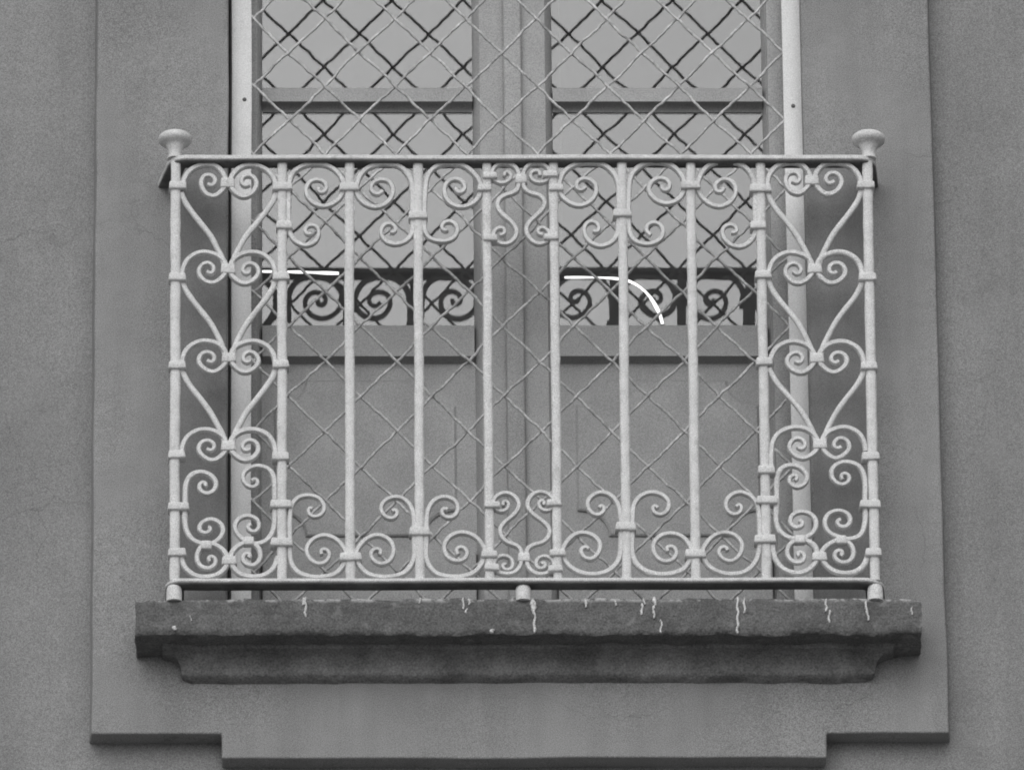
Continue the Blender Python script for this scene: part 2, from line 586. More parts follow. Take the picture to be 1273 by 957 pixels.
# ------------------------------------------------------------------ lamps in the room
def lamp(name, pts, label):
    pw = [P(x, y, 1.15) for x, y in pts]
    root = thing(name, label, 'lamp', None)
    bm = bmesh.new(); tube(bm, catmull(pw, .01), .0032, 10, lambda t: .7 + .5 * t + .2 * math.sin(t * 17))
    obj('tube', bm, M_LAMP, root, 60)
    for q in (pw[0], pw[-1]):
        bm = bmesh.new()
        box(bm, q.x - .005, q.x + .005, q.y - .005, q.y + .005, q.z - .005, q.z + .005, .002)
        obj('end_cap', bm, M_BOLT, root)
    # hangers to the ceiling
    bm = bmesh.new()
    tube(bm, [pw[0] + Vector((0, .004, .006)), Vector((pw[0].x, pw[0].y + .004, oz1 + .29))], .0015, 6)
    obj('hanger', bm, M_ROOM, root)
lamp('tube_lamp', [(322, 337.5), (360, 338), (424, 340)], 'straight lit lamp tube seen through the left door pane')
lamp('tube_lamp', [(699, 345), (735, 345), (766, 346.5), (783, 350), (797, 358), (808, 369), (816, 382), (821, 393), (824, 406)], 'curved lit lamp tube seen through the right door pane')

# ------------------------------------------------------------------ wire grille
grille = thing('wire_grille', 'diamond wire grille in pale flat bars across the door opening', 'grille')
gz0, gz1 = z_slab_top + .004, oz1 - .03
gl0, gl1 = X(287.5, MESH_Y, 330), X(312.5, MESH_Y, 330)
gr0, gr1 = X(978.5, MESH_Y, 330), X(1002, MESH_Y, 330)
for (x0, x1, px, py) in ((gl0, gl1, 304, 124), (gr0, gr1, 986, 132)):
    bm = bmesh.new(); box(bm, x0, x1, MESH_Y - .006, MESH_Y + .004, gz0 - .003, gz1, .002)
    bmesh.ops.subdivide_edges(bm, edges=[e for e in bm.edges if e.calc_length() > .5], cuts=30)
    for v in bm.verts:
        v.co.x += noise.noise(Vector((v.co.z * 3, x0, 0))) * .0015
    fb = obj('frame_bar', bm, M_BAR, grille, 40)
    for q in (py, 742, -340):
        c = P(px, q, MESH_Y - .006)
        c.x = min(max(c.x, x0 + .012), x1 - .012)
        if q == 742:
            c.z = gz0 + .018; c.x = (x0 + x1) / 2
        bm = bmesh.new(); lathe(bm, [(.0045, -.002), (.0045, .0015), (.003, .003), (0, .0034)], Vector((0, 0, 0)), 12)
        bmesh.ops.transform(bm, matrix=Matrix.Translation(c) @ Matrix.Rotation(math.pi / 2, 4, 'X'), verts=bm.verts)
        obj('bolt', bm, M_BOLT, fb)
bm = bmesh.new(); box(bm, gl1, gr0, MESH_Y - .005, MESH_Y + .003, gz1 - .04, gz1, .002)
obj('frame_bar', bm, M_BAR, grille, 40)
n0 = P(403, 107.5, MESH_Y)
sx = (P(931, 102, MESH_Y).x - n0.x) / 6
sz = (n0.z - P(407, 623, MESH_Y).z) / 6
wx0, wx1 = gl1 - .004, gr0 + .004
wz0, wz1 = gz0 + .001, gz1 - .02
for fam in (1, -1):
    for k in range(-24, 24):
        # line through (n0.x + k*sx, n0.z), slope fam*sz/sx
        m_ = fam * sz / sx
        xc = n0.x + k * sx
        xa, xb = wx0, wx1
        za, zb = n0.z + m_ * (xa - xc), n0.z + m_ * (xb - xc)
        # clip in z
        def at_z(z): return xc + (z - n0.z) / m_
        lo, hi = sorted((at_z(wz0), at_z(wz1)))
        xa, xb = max(xa, lo), min(xb, hi)
        if xb - xa < .02:
            continue
        L = (xb - xa) * math.hypot(1, m_)
        n = max(4, int(L / .009))
        pts = []
        sd = random.uniform(0, 100)
        kink = [random.uniform(-.0021, .0021) for _ in range(int(L / .021) + 3)]
        for q in range(n + 1):
            x = xa + (xb - xa) * q / n
            z = n0.z + m_ * (x - xc)
            ph = (x - xc) / sx * 2 * math.pi       # crossings fall every half step
            y = MESH_Y + fam * .0024 * math.cos(ph) * 1.0
            s = q / n * L
            ww = .0012 * math.sin(s * 2 * math.pi / .028 + sd) * (.5 + .5 * noise.noise(Vector((s * 8, sd, 0)))) +   .0042 * noise.noise(Vector((s * 4.5, sd, 3)))
            kq = s / .021; ki = int(kq)
            ww += kink[ki] * (1 - kq + ki) + kink[ki + 1] * (kq - ki)
            ww *= min(1, q / 3, (n - q) / 3)
            d = Vector((-m_, 0, 1)).normalized() * ww
            pts.append(Vector((x, y, z)) + d)
        bm = bmesh.new(); tube(bm, pts, .0033, 6)
        obj('wire', bm, M_WIRE, grille, 180)

# ------------------------------------------------------------------ balcony slab
slab = thing('balcony_slab', 'dark weathered stone ledge with a coved underside carrying the railing', 'ledge')
SX0, SX1, SF = P(168.5, 765, -.122).x, P(1146, 765, -.122).x, -.122
bm = bmesh.new()
nx, nz, ny = 260, 14, 16
def slab_pt(x, y, z):
    p = Vector((x, y, z))
    top = 1 if z > (z_slab_top + z_slab_bot) / 2 else 0
    edge = min(z_slab_top - z, z - z_slab_bot)
    k = 1.0 if edge < .012 else .35
    dz = noise.noise(Vector((x * 13, y * 13, top * 5.0))) * .006 + noise.noise(Vector((x * 45, y * 45, top * 7.0))) * .003
    dy = noise.noise(Vector((x * 30, z * 30, 2.0))) * .003 + noise.noise(Vector((x * 80, z * 80, 4.0))) * .0014
    c = 0
    if y < SF + .004:
        c = .005 * max(0, 1 - edge / .008)
        if not top and edge < .012:
            c += .004 * max(0, noise.noise(Vector((x * 22, 1, 1))))
    dx = noise.noise(Vector((z * 40, y * 30, 8.0))) * .003 if (x < SX0 + .001 or x > SX1 - .001) else 0
    endc = min(x - SX0, SX1 - x)
    if top and endc < .03 and edge < .02:
        dz -= .012 * (1 - endc / .03) * (.6 + noise.noise(Vector((x * 30, 0, 3))))
    return Vector((x + dx, y + dy * (1 if y < SF + .01 else 0) + c, z + dz * k * (.6 if top else 1)))
def sheet(fn, na, nb):
    g = [[bm.verts.new(fn(i / na, j / nb)) for j in range(nb + 1)] for i in range(na + 1)]
    for i in range(na):
        for j in range(nb):
            bm.faces.new((g[i][j], g[i + 1][j], g[i + 1][j + 1], g[i][j + 1]))
lx = lambda u: SX0 + (SX1 - SX0) * u
lz = lambda v: z_slab_bot + (z_slab_top - z_slab_bot) * v
ly = lambda v: SF + (.0 - SF + .0) * v
sheet(lambda u, v: slab_pt(lx(u), SF, lz(v)), nx, nz)
sheet(lambda u, v: slab_pt(lx(u), ly(v), z_slab_top), nx, ny)
sheet(lambda u, v: slab_pt(lx(u), ly(v), z_slab_bot), nx, ny)
sheet(lambda u, v: slab_pt(SX0, ly(u), lz(v)), ny, nz)
sheet(lambda u, v: slab_pt(SX1, ly(u), lz(v)), ny, nz)
bmesh.ops.remove_doubles(bm, verts=bm.verts, dist=.0004)
obj('slab', bm, M_STONE, slab, 60)
# sill between the slab and the door
bm = bmesh.new(); box(bm, ox0 + .001, ox1 - .001, .0005, .2, oz0 + .001, z_slab_top - .013)
obj('threshold', bm, M_STONE, slab)
# coved bed moulding under the slab, returned at both ends
prof = [(.054, .004), (.056, -.004), (.060, -.0075)]
for k in range(9):
    ang = k / 8 * math.pi / 2
    prof.append((.060 + .036 * math.sin(ang), -.0075 - .036 * (1 - math.cos(ang))))
prof += [(.097, -.049), (.100, -.053), (.112, -.058), (.1235, -.062)]
bm = bmesh.new()
path = [Vector((SX0, .002, 0)), Vector((SX0, SF, 0)), Vector((SX1, SF, 0)), Vector((SX1, .002, 0))]
rows = []
zb = z_slab_bot
for (ins, dz) in prof:
    pts = [Vector((SX0 + ins, .002)), Vector((SX0 + ins, min(SF + ins, .001))), Vector((SX1 - ins, min(SF + ins, .001))), Vector((SX1 - ins, .002))]
    row = []
    for i in range(3):
        n = (3, 220, 3)[i]
        for k in range(n + (1 if i == 2 else 0)):
            q = pts[i].lerp(pts[i + 1], k / n)
            j = Vector((q.x * 14, q.y * 14, dz * 30))
            row.append(bm.verts.new((q.x, min(q.y + noise.noise(j) * .003, .002), zb + dz + noise.noise(j + Vector((4, 4, 4))) * .003 + noise.noise(j * 4) * .0012)))
    rows.append(row)
for A, B in zip(rows, rows[1:]):
    for k in range(len(A) - 1):
        try:
            bm.faces.new((A[k], A[k + 1], B[k + 1], B[k]))
        except ValueError:
            pass
obj('bed_moulding', bm, M_MOULD, slab, 40)
# runs of rail paint that dripped down the slab's face
drips = [(380, 742, 767, 3.2), (377, 743, 752, 4.2), (576, 743, 757, 3.0), (583, 744, 752, 3.0), (580, 756, 762, 2.6), (664.5, 746, 786, 3.6), (662, 744, 760, 5.0), (728, 744, 755, 3.4),
         (765, 746, 753, 2.6), (801, 743, 751, 3.0), (798, 750, 764, 3.4), (814, 742, 752, 5.2), (813, 752, 768, 3.2), (822, 770, 786, 2.4), (917, 742, 787, 3.4), (925.5, 742, 762, 3.2),
         (1027, 744, 760, 3.2), (1031, 758, 774, 3.2), (1077, 746, 762, 3.0), (1079, 760, 771, 3.0), (522, 743, 750, 2.6), (1134, 754, 764, 2.6), (217, 778, 783, 6.0), (612, 782, 786, 6.0), (237, 765, 772, 1.8)]
for (x, y0, y1, wd) in drips:
    bm = bmesh.new()
    n = max(6, int((y1 - y0) / 1.6))
    pts = []
    for k in range(n + 1):
        q = P(x + random.uniform(-.5, .5) + .8 * math.sin(k * .7 + x), y0 + (y1 - y0) * k / n, SF - .001)
        pts.append(q)
    rr = wd / SCALE / 2
    rings = []
    for k, q in enumerate(pts):
        f = rr * random.uniform(.65, 1.15) * (.6 if k in (0, n) else 1)
        rings.append([bm.verts.new(q + Vector((f * math.cos(a), -.0032 * math.sin(a) + .0005, 0))) for a in [math.pi * t / 5 for t in range(6)]] + [bm.verts.new(q + Vector((-f, .006, 0))), bm.verts.new(q + Vector((f, .006, 0)))])
    for A, B in zip(rings, rings[1:]):
        for j in range(8):
            bm.faces.new((A[j], A[(j + 1) % 8], B[(j + 1) % 8], B[j]))
    bm.faces.new(rings[0]); bm.faces.new(rings[-1])
    obj('paint_drip', bm, M_DRIP, slab, 60)
# a ragged wash of pale paint along the slab's top arris
t = M_STONE.node_tree
N, L = t.nodes, t.links
bsdf = N['Principled BSDF']
old = bsdf.inputs['Base Color'].links[0].from_socket
geo = N.new('ShaderNodeNewGeometry')
sep = N.new('ShaderNodeSeparateXYZ'); L.new(geo.outputs['Position'], sep.inputs[0])
mr = N.new('ShaderNodeMapRange')
mr.inputs['From Min'].default_value = z_slab_top - .010; mr.inputs['From Max'].default_value = z_slab_top - .001
L.new(sep.outputs['Z'], mr.inputs['Value'])
nz1 = N.new('ShaderNodeTexNoise'); nz1.inputs['Scale'].default_value = 22; nz1.inputs['Detail'].default_value = 6; nz1.inputs['Roughness'].default_value = .75
L.new(geo.outputs['Position'], nz1.inputs['Vector'])
m2 = N.new('ShaderNodeMapRange'); m2.inputs['From Min'].default_value = .47; m2.inputs['From Max'].default_value = .56
L.new(nz1.outputs['Fac'], m2.inputs['Value'])
mu = N.new('ShaderNodeMath'); mu.operation = 'MULTIPLY'
L.new(mr.outputs[0], mu.inputs[0]); L.new(m2.outputs[0], mu.inputs[1])
mx = N.new('ShaderNodeMix'); mx.data_type = 'FLOAT'
L.new(mu.outputs[0], mx.inputs['Factor']); L.new(old, mx.inputs['A']); mx.inputs['B'].default_value = .42
L.new(mx.outputs['Result'], bsdf.inputs['Base Color'])

# ------------------------------------------------------------------ railing
rail = thing('balcony_railing', 'pale painted wrought iron balcony railing with scrolls, hearts and corner knobs', 'railing')
RY = RAIL_Y
PXM = 1.0 / SCALE
def bar_path(xl, xr, xlw, xrw, z, rcl, rcr, wall=.012):
    """flat-bar rail in plan: out of the wall, along the front, back into the wall"""
    pts = [Vector((xlw, wall, z)), Vector((xl, RY + rcl, z))]
    for k in range(1, 6):
        a = k / 6 * math.pi / 2
        pts.append(Vector((xl + rcl - rcl * math.cos(a), RY + rcl - rcl * math.sin(a), z)))
    n = 60
    for k in range(n + 1):
        x = xl + rcl + (xr - xl - rcl - rcr) * k / n
        pts.append(Vector((x, RY, z + noise.noise(Vector((x * 3.1, z, 0))) * .0022)))
    for k in range(1, 6):
        a = k / 6 * math.pi / 2
        pts.append(Vector((xr - rcr + rcr * math.sin(a), RY + rcr - rcr * math.cos(a), z)))
    pts += [Vector((xr, RY + rcr, z)), Vector((xrw, wall, z))]
    return pts
def flat_bar(pts, half_w, half_t):
    bm = bmesh.new()
    rings = []
    n = len(pts)
    c = .0018
    sect = [(-half_w, -half_t + c), (-half_w, half_t - c), (-half_w + c, half_t), (half_w - c, half_t), (half_w, half_t - c), (half_w, -half_t + c), (half_w - c, -half_t), (-half_w + c, -half_t)]
    for i, p in enumerate(pts):
        t = pts[min(i + 1, n - 1)] - pts[max(i - 1, 0)]
        t.z = 0
        t.normalize()
        nn = Vector((-t.y, t.x, 0))
        k = 1.0
        jit = noise.noise(Vector((p.x * 9, p.y * 9, 2))) * .0008
        rings.append([bm.verts.new(p + nn * (s + jit) + Vector((0, 0, h))) for s, h in sect])
    for i in range(n - 1):
        for j in range(8):
            bm.faces.new((rings[i][j], rings[i][(j + 1) % 8], rings[i + 1][(j + 1) % 8], rings[i + 1][j]))
    bm.faces.new(rings[0]); bm.faces.new(rings[-1])
    return bm
HW, HT = .0205, .0052
pT0, pT1 = P(219, 196, RY - HW), P(1079, 193.5, RY - HW)
z_hand = (P(640, 195.0, RY - HW).z)
bm = flat_bar(bar_path(pT0.x, pT1.x, P(207, 225, 0).x, P(1081, 225, 0).x, z_hand, .0215, .024), HW, HT)
hr = obj('handrail', bm, M_PAINT, rail, 40)
def shade_strip(path, parent, half_t, hw):  # added dark strip: the rail's underside shade put into its colour
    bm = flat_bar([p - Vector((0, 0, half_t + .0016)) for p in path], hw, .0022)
    o = obj('shade_strip', bm, M_RAIL_SHADE, parent, 40)
    o['label'] = 'dark strip added as the shaded underside of the painted rail'
shade_strip(bar_path(pT0.x, pT1.x, P(207, 225, 0).x, P(1081, 225, 0).x, z_hand, .0215, .024, .011), hr, HT, HW - .0012)
pB0, pB1 = P(217, 721, RY - HW), P(1089, 718, RY - HW)
z_botr = P(640, 719.8, RY - HW).z
bm = flat_bar(bar_path(pB0.x, pB1.x, P(217, 745, 0).x, P(1090, 745, 0).x, z_botr, .0212, .030), HW, .0042)
br = obj('bottom_rail', bm, M_PAINT, rail, 40)
shade_strip(bar_path(pB0.x, pB1.x, P(217, 745, 0).x, P(1090, 745, 0).x, z_botr, .0212, .030, .011), br, .0042, HW - .0012)

# uprights: measured at the top and the bottom
UP = [((218.5, 205), (217, 716), 6.3), ((351, 205), (350.5, 716), 6.0), ((434, 205), (436, 716), 6.0), ((519.5, 205), (522, 716), 6.0), ((605, 205), (608.5, 716), 5.8),
      ((688, 205), (693.5, 716), 5.8), ((773, 205), (779, 716), 6.0), ((858.5, 205), (865, 716), 6.0), ((945, 205), (953, 716), 6.0), ((1078, 205), (1087.5, 716), 6.3)]
SQ = [(1, .6), (.6, 1), (-.6, 1), (-1, .6), (-1, -.6), (-.6, -1), (.6, -1), (1, -.6)]
uprights = []
def ux(i, py):
    (a, b), (c, d), _ = UP[i]
    return a + (c - a) * (py - b) / (d - b)
for i, (a, b, hw) in enumerate(UP):
    p0, p1 = P(*a, RY), P(*b, RY)
    p0.z = z_hand - HT + .001
    p1.z = z_botr + .0042 - .001
    n = 40
    pts = []
    for k in range(n + 1):
        q = p0.lerp(p1, k / n)
        q.x += noise.noise(Vector((q.z * 5, i * 3.7, 0))) * .0016 + noise.noise(Vector((q.z * 30, i * 3.7, 5))) * .0005
        pts.append(q)
    bm = bmesh.new()
    sweep_plane(bm, pts, hw * PXM, hw * PXM * .95, sect=SQ)
    uprights.append(obj('upright', bm, M_PAINT, rail, 50))

def collar(px, py, wpx, hpx, parent, depth=.0135, tilt=0.0):
    c = P(px, py, RY - depth)
    bm = bmesh.new()
    w2, h2 = wpx * PXM / 2, hpx * PXM / 2 / .906
    box(bm, -w2, w2, -depth, depth, -h2, h2, min(.0028, h2 * .5), 2)
    for v in bm.verts:
        v.co.x *= 1 + .06 * (-v.co.z / h2)
        v.co += Vector((noise.noise(v.co * 60 + c * 9), noise.noise(v.co * 60 + c * 5), noise.noise(v.co * 60 + c * 7))) * .0011
    bmesh.ops.transform(bm, matrix=Matrix.Translation((c.x, RY, c.z)) @ Matrix.Rotation(R(tilt), 4, 'Y'), verts=bm.verts)
    return obj('collar', bm, M_PAINT, parent, 50)

A_, B_ = 3.45 * PXM, .0078
def scroll(pts, name='scroll', t0=1.0, t1=.8, a=A_, b=B_, parent=rail):
    w = [P(x, y, RY) for x, y in pts]
    bm = bmesh.new()
    sp = catmull(w, .0032)
    for _ in range(5):
        sp = [sp[0]] + [(sp[i - 1] + sp[i] * 2 + sp[i + 1]) / 4 for i in range(1, len(sp) - 1)] + [sp[-1]]
    sweep_plane(bm, sp, a * random.uniform(.96, 1.04), b + random.uniform(-.0007, .0007), t0, t1)
    return obj(name, bm, M_PAINT, parent, 60)
def tr(ox, oy, s, pts):
    return [(ox + x / s, oy + y / s) for x, y in pts]
def spiral_in(pts):
    return pts

# ---- upper scrolls between the uprights (small curl, run up the upright, arch over, large curl)
c4 = lambda p: tr(340, 180, 4.35, p)
c5 = lambda p: tr(570, 180, 4.348, p)
c6 = lambda p: tr(740, 180, 4.35, p)
scroll(c4([(203, 484), (184, 492), (168, 472), (178, 446), (205, 436), (236, 448), (246, 486), (226, 528), (170, 548), (112, 520), (84, 466), (82, 400), (82, 300), (84, 215), (108, 152), (168, 115), (238, 107), (308, 124), (358, 168), (380, 218), (374, 264), (338, 312), (270, 337), (205, 312), (174, 252), (194, 206), (240, 191), (281, 211), (287, 246), (260, 266), (238, 250), (246, 236)]), t0=.75)
scroll(c4([(632, 474), (650, 482), (664, 462), (650, 436), (622, 427), (592, 443), (580, 482), (608, 526), (662, 541), (720, 521), (750, 476), (752, 400), (752, 300), (748, 222), (731, 168), (680, 120), (608, 104), (532, 119), (482, 152), (452, 216), (450, 268), (490, 320), (550, 341), (612, 320), (647, 260), (630, 206), (582, 191), (538, 208), (526, 244), (546, 270), (580, 268), (590, 252)]), t0=.75)
scroll(c4([(942, 464), (926, 474), (908, 456), (918, 428), (948, 416), (980, 430), (996, 466), (972, 510), (910, 526), (842, 508), (818, 468), (816, 400), (818, 300), (824, 220), (840, 160), (890, 116), (964, 104), (1040, 124), (1094, 172), (1120, 218), (1118, 270), (1080, 320), (1010, 341), (950, 316), (922, 258), (940, 206), (986, 188), (1026, 208), (1036, 244), (1008, 266), (982, 254), (988, 238)]), t0=.75)
scroll(c5([(728, 470), (748, 480), (762, 456), (748, 428), (718, 416), (688, 432), (678, 472), (702, 522), (760, 551), (822, 534), (858, 488), (866, 400), (866, 300), (862, 215), (845, 168), (790, 116), (702, 99), (622, 114), (570, 152), (546, 214), (548, 264), (590, 311), (652, 333), (712, 311), (745, 260), (734, 210), (690, 186), (650, 196), (634, 226), (652, 250), (678, 246), (684, 232)]), t0=.75)
scroll(c6([(300, 492), (280, 480), (276, 446), (304, 424), (342, 428), (367, 462), (356, 510), (312, 536), (266, 541), (210, 520), (186, 478), (180, 400), (180, 300), (184, 212), (200, 160), (250, 114), (330, 94), (410, 114), (460, 160), (482, 208), (480, 252), (448, 300), (390, 322), (330, 305), (288, 250), (306, 204), (350, 183), (394, 198), (404, 232), (382, 254), (358, 244), (360, 226)]), t0=.75)
scroll(c6([(736, 476), (754, 484), (768, 462), (752, 438), (722, 434), (692, 452), (688, 490), (718, 536), (780, 556), (832, 532), (864, 484), (866, 400), (866, 300), (858, 204), (840, 158), (790, 110), (710, 89), (630, 104), (580, 150), (556, 206), (558, 256), (600, 310), (660, 337), (722, 320), (761, 260), (746, 210), (702, 188), (660, 204), (644, 236), (664, 262), (690, 254), (694, 238)]), t0=.75)
# centre piece, upper
scroll(c5([(222, 492), (244, 492), (254, 470), (236, 449), (208, 456), (188, 482), (192, 516), (224, 536), (262, 540), (300, 516), (316, 472), (292, 428), (244, 386), (212, 346), (214, 306), (246, 279), (296, 264), (320, 244), (326, 206), (326, 160), (300, 118), (242, 104), (196, 122), (180, 160), (194, 196), (234, 212), (274, 197), (287, 166), (264, 148), (242, 160), (250, 174)]), t0=.75, a=A_ * .95)
scroll(c5([(456, 490), (434, 492), (426, 470), (442, 449), (470, 456), (492, 482), (490, 514), (462, 536), (424, 540), (386, 514), (366, 470), (376, 432), (412, 394), (452, 356), (467, 316), (444, 281), (392, 266), (358, 246), (348, 206), (350, 160), (372, 118), (416, 103), (460, 112), (492, 142), (494, 176), (466, 204), (424, 208), (390, 186), (390, 156), (416, 142), (444, 154), (440, 172)]), t0=.75, a=A_ * .95)

# ---- lower scrolls between the uprights
d4 = lambda p: tr(340, 580, 4.243, p)
d5 = lambda p: tr(580, 580, 5.318, p)
d6 = lambda p: tr(740, 580, 5.304, p)
scroll(d4([(206, 226), (194, 216), (180, 236), (196, 264), (232, 267), (262, 246), (268, 210), (242, 171), (186, 154), (126, 168), (94, 214), (87, 262), (86, 380), (88, 478), (94, 512), (124, 556), (182, 580), (260, 584), (330, 565), (374, 510), (384, 460), (366, 424), (328, 384), (265, 364), (205, 388), (174, 440), (195, 495), (244, 516), (286, 496), (296, 456), (268, 434), (244, 448), (254, 466)]), t0=.75)
scroll(d4([(626, 238), (640, 224), (656, 246), (638, 275), (598, 272), (568, 240), (576, 194), (628, 163), (682, 170), (722, 210), (738, 262), (742, 380), (742, 480), (732, 510), (700, 556), (640, 580), (560, 584), (490, 564), (446, 510), (434, 460), (450, 428), (490, 384), (550, 363), (610, 388), (635, 440), (616, 496), (570, 517), (525, 496), (513, 456), (544, 433), (572, 450), (560, 468)]), t0=.75)
scroll(d4([(918, 230), (902, 218), (884, 238), (900, 267), (942, 271), (972, 240), (964, 190), (916, 163), (864, 170), (824, 210), (810, 262), (806, 380), (806, 480), (820, 524), (860, 566), (930, 583), (1010, 580), (1070, 552), (1104, 500), (1116, 450), (1100, 412), (1058, 368), (990, 349), (925, 375), (899, 430), (920, 482), (970, 502), (1012, 486), (1022, 450), (990, 424), (960, 442), (974, 466)]), t0=.75)
scroll(d5([(876, 276), (886, 256), (912, 272), (902, 308), (862, 326), (812, 296), (800, 238), (838, 190), (900, 173), (960, 198), (1002, 258), (1018, 332), (1020, 450), (1018, 560), (1000, 630), (940, 690), (860, 714), (770, 708), (690, 670), (645, 612), (636, 550), (660, 506), (710, 455), (770, 439), (840, 460), (882, 512), (872, 576), (822, 616), (770, 597), (754, 552), (790, 528), (808, 548)]), t0=.75)
scroll(d6([(411, 276), (402, 254), (376, 266), (384, 302), (430, 322), (478, 292), (484, 232), (432, 184), (360, 173), (290, 203), (254, 260), (246, 332), (244, 460), (246, 580), (270, 642), (330, 690), (410, 712), (500, 708), (580, 680), (628, 612), (640, 560), (622, 522), (580, 470), (510, 443), (430, 458), (383, 514), (395, 586), (450, 627), (512, 616), (538, 570), (512, 528), (470, 534), (476, 562)]), t0=.75)
scroll(d6([(930, 270), (938, 248), (966, 266), (956, 306), (914, 322), (868, 292), (862, 234), (900, 188), (960, 172), (1020, 194), (1066, 250), (1080, 332), (1084, 450), (1080, 560), (1056, 632), (1000, 690), (920, 712), (840, 706), (760, 670), (716, 612), (708, 556), (730, 514), (780, 460), (850, 438), (920, 455), (967, 510), (956, 582), (900, 627), (850, 617), (812, 576), (824, 538), (866, 532), (872, 556)]), t0=.75)
# centre piece, lower
scroll(d5([(244, 262), (234, 240), (262, 228), (280, 250), (268, 286), (230, 302), (188, 282), (174, 244), (192, 204), (240, 177), (292, 184), (336, 222), (347, 270), (312, 322), (260, 364), (222, 412), (228, 462), (266, 502), (330, 524), (358, 548), (364, 600), (358, 652), (330, 694), (284, 712), (226, 706), (186, 676), (184, 626), (228, 592), (282, 600), (308, 640), (296, 680), (254, 688), (230, 660), (248, 640), (262, 652)]), t0=.75, a=A_ * .9)
scroll(d5([(508, 258), (520, 236), (494, 222), (474, 246), (490, 282), (528, 296), (568, 276), (580, 236), (550, 190), (492, 168), (440, 184), (408, 224), (404, 270), (440, 318), (500, 362), (548, 412), (546, 456), (510, 500), (440, 520), (404, 544), (396, 600), (402, 652), (428, 692), (474, 712), (532, 706), (574, 676), (574, 626), (528, 594), (478, 602), (456, 640), (474, 676), (514, 672), (526, 644), (506, 632), (494, 646)]), t0=.75, a=A_ * .9)

# ---- heart panels at both ends
def heart_panel(li, ri, cxs, side):
    """li, ri: indices of the uprights; cxs: list of (x, y) of the centre collars, top one first"""
    hw = 6.2
    for n, (cx, cy) in enumerate(cxs):
        for s in (-1, 1):
            ui = li if s < 0 else ri
            e = ux(ui, cy) - s * (hw + 2.6)          # where the scroll meets the upright
            wd = abs(cx - e)
            k = wd / 58.0
            j = lambda: random.uniform(-.5, .5)
            if n == 0:
                loc = [(58, 9), (57, 0), (48, -13), (32, -19.5), (16, -18), (5, -8), (2.5, 2), (5, 10), (17, 19.5), (28, 16.5), (35, 4), (30, -6), (20.5, -6.5), (15.5, 1), (20, 7), (26, 4)]
                if s > 0:
                    loc = [(x + .6, y + .6) for x, y in loc]
            else:
                loc = [(58.5, 12), (57, 2), (50, -10), (34, -17.5), (17, -15.5), (6, -8), (2.5, 2), (4, 10), (18, 21), (29, 18.5), (37.5, 8), (34, -1.5), (26, -4.5), (18.5, -.5), (17.5, 6.5), (23.5, 10), (27, 6.5)]
            if li == 8 and s < 0 and n == 3:
                loc = [(58.5, 31)] + loc
            scroll([(cx + s * x * k + (j() if 2 < q < len(loc) - 1 else 0), cy + y * (1 + .02 * j()) + (j() * .6 if q > 2 else 0)) for q, (x, y) in enumerate(loc)], t1=.78)
            if n < len(cxs) - 1:
                nx, nyy = cxs[n + 1]
                y0 = cy + 15
                e2 = ux(ui, y0) - s * (hw + 1.2)
                prof = [(0, 0), (.07, .12), (.20, .25), (.42, .43), (.62, .60), (.76, .76), (.88, .92), (.93, 1.06)]
                H = nyy - 3 - y0
                scroll([(e2 + (nx - e2) * a + j() * .8, y0 + H * b_) for a, b_ in prof], 'heart_bar', t1=.95, b=B_ - .0018)
        collar(cx, cy + 1, 17.5, 11.5, rail, .0105)
heart_panel(0, 1, [(283, 225.5), (283.5, 332), (284.5, 442.5), (284, 552)], -1)
heart_panel(8, 9, [(1009.5, 222), (1013, 332), (1015.5, 443), (1019.5, 549.5)], 1)
e3 = lambda p: tr(190, 530, 4.16, p)
f3 = lambda p: tr(920, 530, 4.16, p)
scroll(e3([(268, 312), (280, 304), (268, 288), (244, 296), (240, 328), (276, 352), (316, 336), (328, 292), (292, 250), (240, 238), (194, 258), (172, 302), (168, 400), (166, 500), (176, 544), (198, 582), (242, 606), (300, 610), (346, 582), (365, 540), (346, 500), (300, 482), (252, 502), (238, 534), (264, 556), (300, 544), (300, 524), (286, 524)]), t0=.75)
scroll(e3([(520, 285), (532, 270), (512, 258), (494, 280), (512, 312), (545, 298), (540, 262)][:0] + [(512, 284), (520, 270), (542, 276), (544, 304), (516, 318), (480, 302), (464, 260), (488, 224), (544, 206), (600, 224), (624, 262), (630, 360), (630, 470), (622, 542), (590, 590), (540, 610), (488, 600), (440, 562), (424, 520), (444, 480), (490, 464), (536, 480), (552, 516), (530, 548), (494, 538), (488, 512), (508, 508)]), t0=.75)
scroll(e3([(148, 676), (164, 730), (220, 774), (290, 780), (350, 760), (384, 716), (382, 670), (362, 640), (320, 613), (276, 608), (240, 638), (228, 690), (250, 728), (290, 738), (326, 712), (320, 680), (296, 672), (284, 692), (296, 700)]))
scroll(e3([(648, 676), (624, 736), (580, 770), (520, 780), (450, 765), (408, 716), (404, 668), (420, 638), (460, 610), (500, 599), (545, 628), (557, 680), (530, 718), (490, 718), (463, 690), (474, 660), (496, 654), (508, 672), (496, 682)]))
scroll(f3([(284, 282), (300, 272), (288, 252), (260, 260), (252, 290), (290, 318), (332, 302), (348, 260), (312, 214), (260, 203), (216, 218), (194, 256), (190, 370), (188, 500), (208, 548), (260, 580), (330, 580), (382, 546), (394, 496), (370, 458), (320, 442), (270, 460), (258, 500), (286, 527), (322, 516), (326, 494), (304, 488)]), t0=.75)
scroll(f3([(530, 278), (516, 262), (536, 243), (566, 260), (560, 292), (520, 305), (480, 277), (473, 230), (510, 194), (562, 188), (616, 210), (642, 262), (646, 390), (646, 500), (622, 566), (570, 586), (510, 575), (458, 550), (437, 500), (458, 455), (510, 438), (556, 455), (572, 490), (550, 522), (514, 521), (498, 495), (520, 484)]), t0=.75)
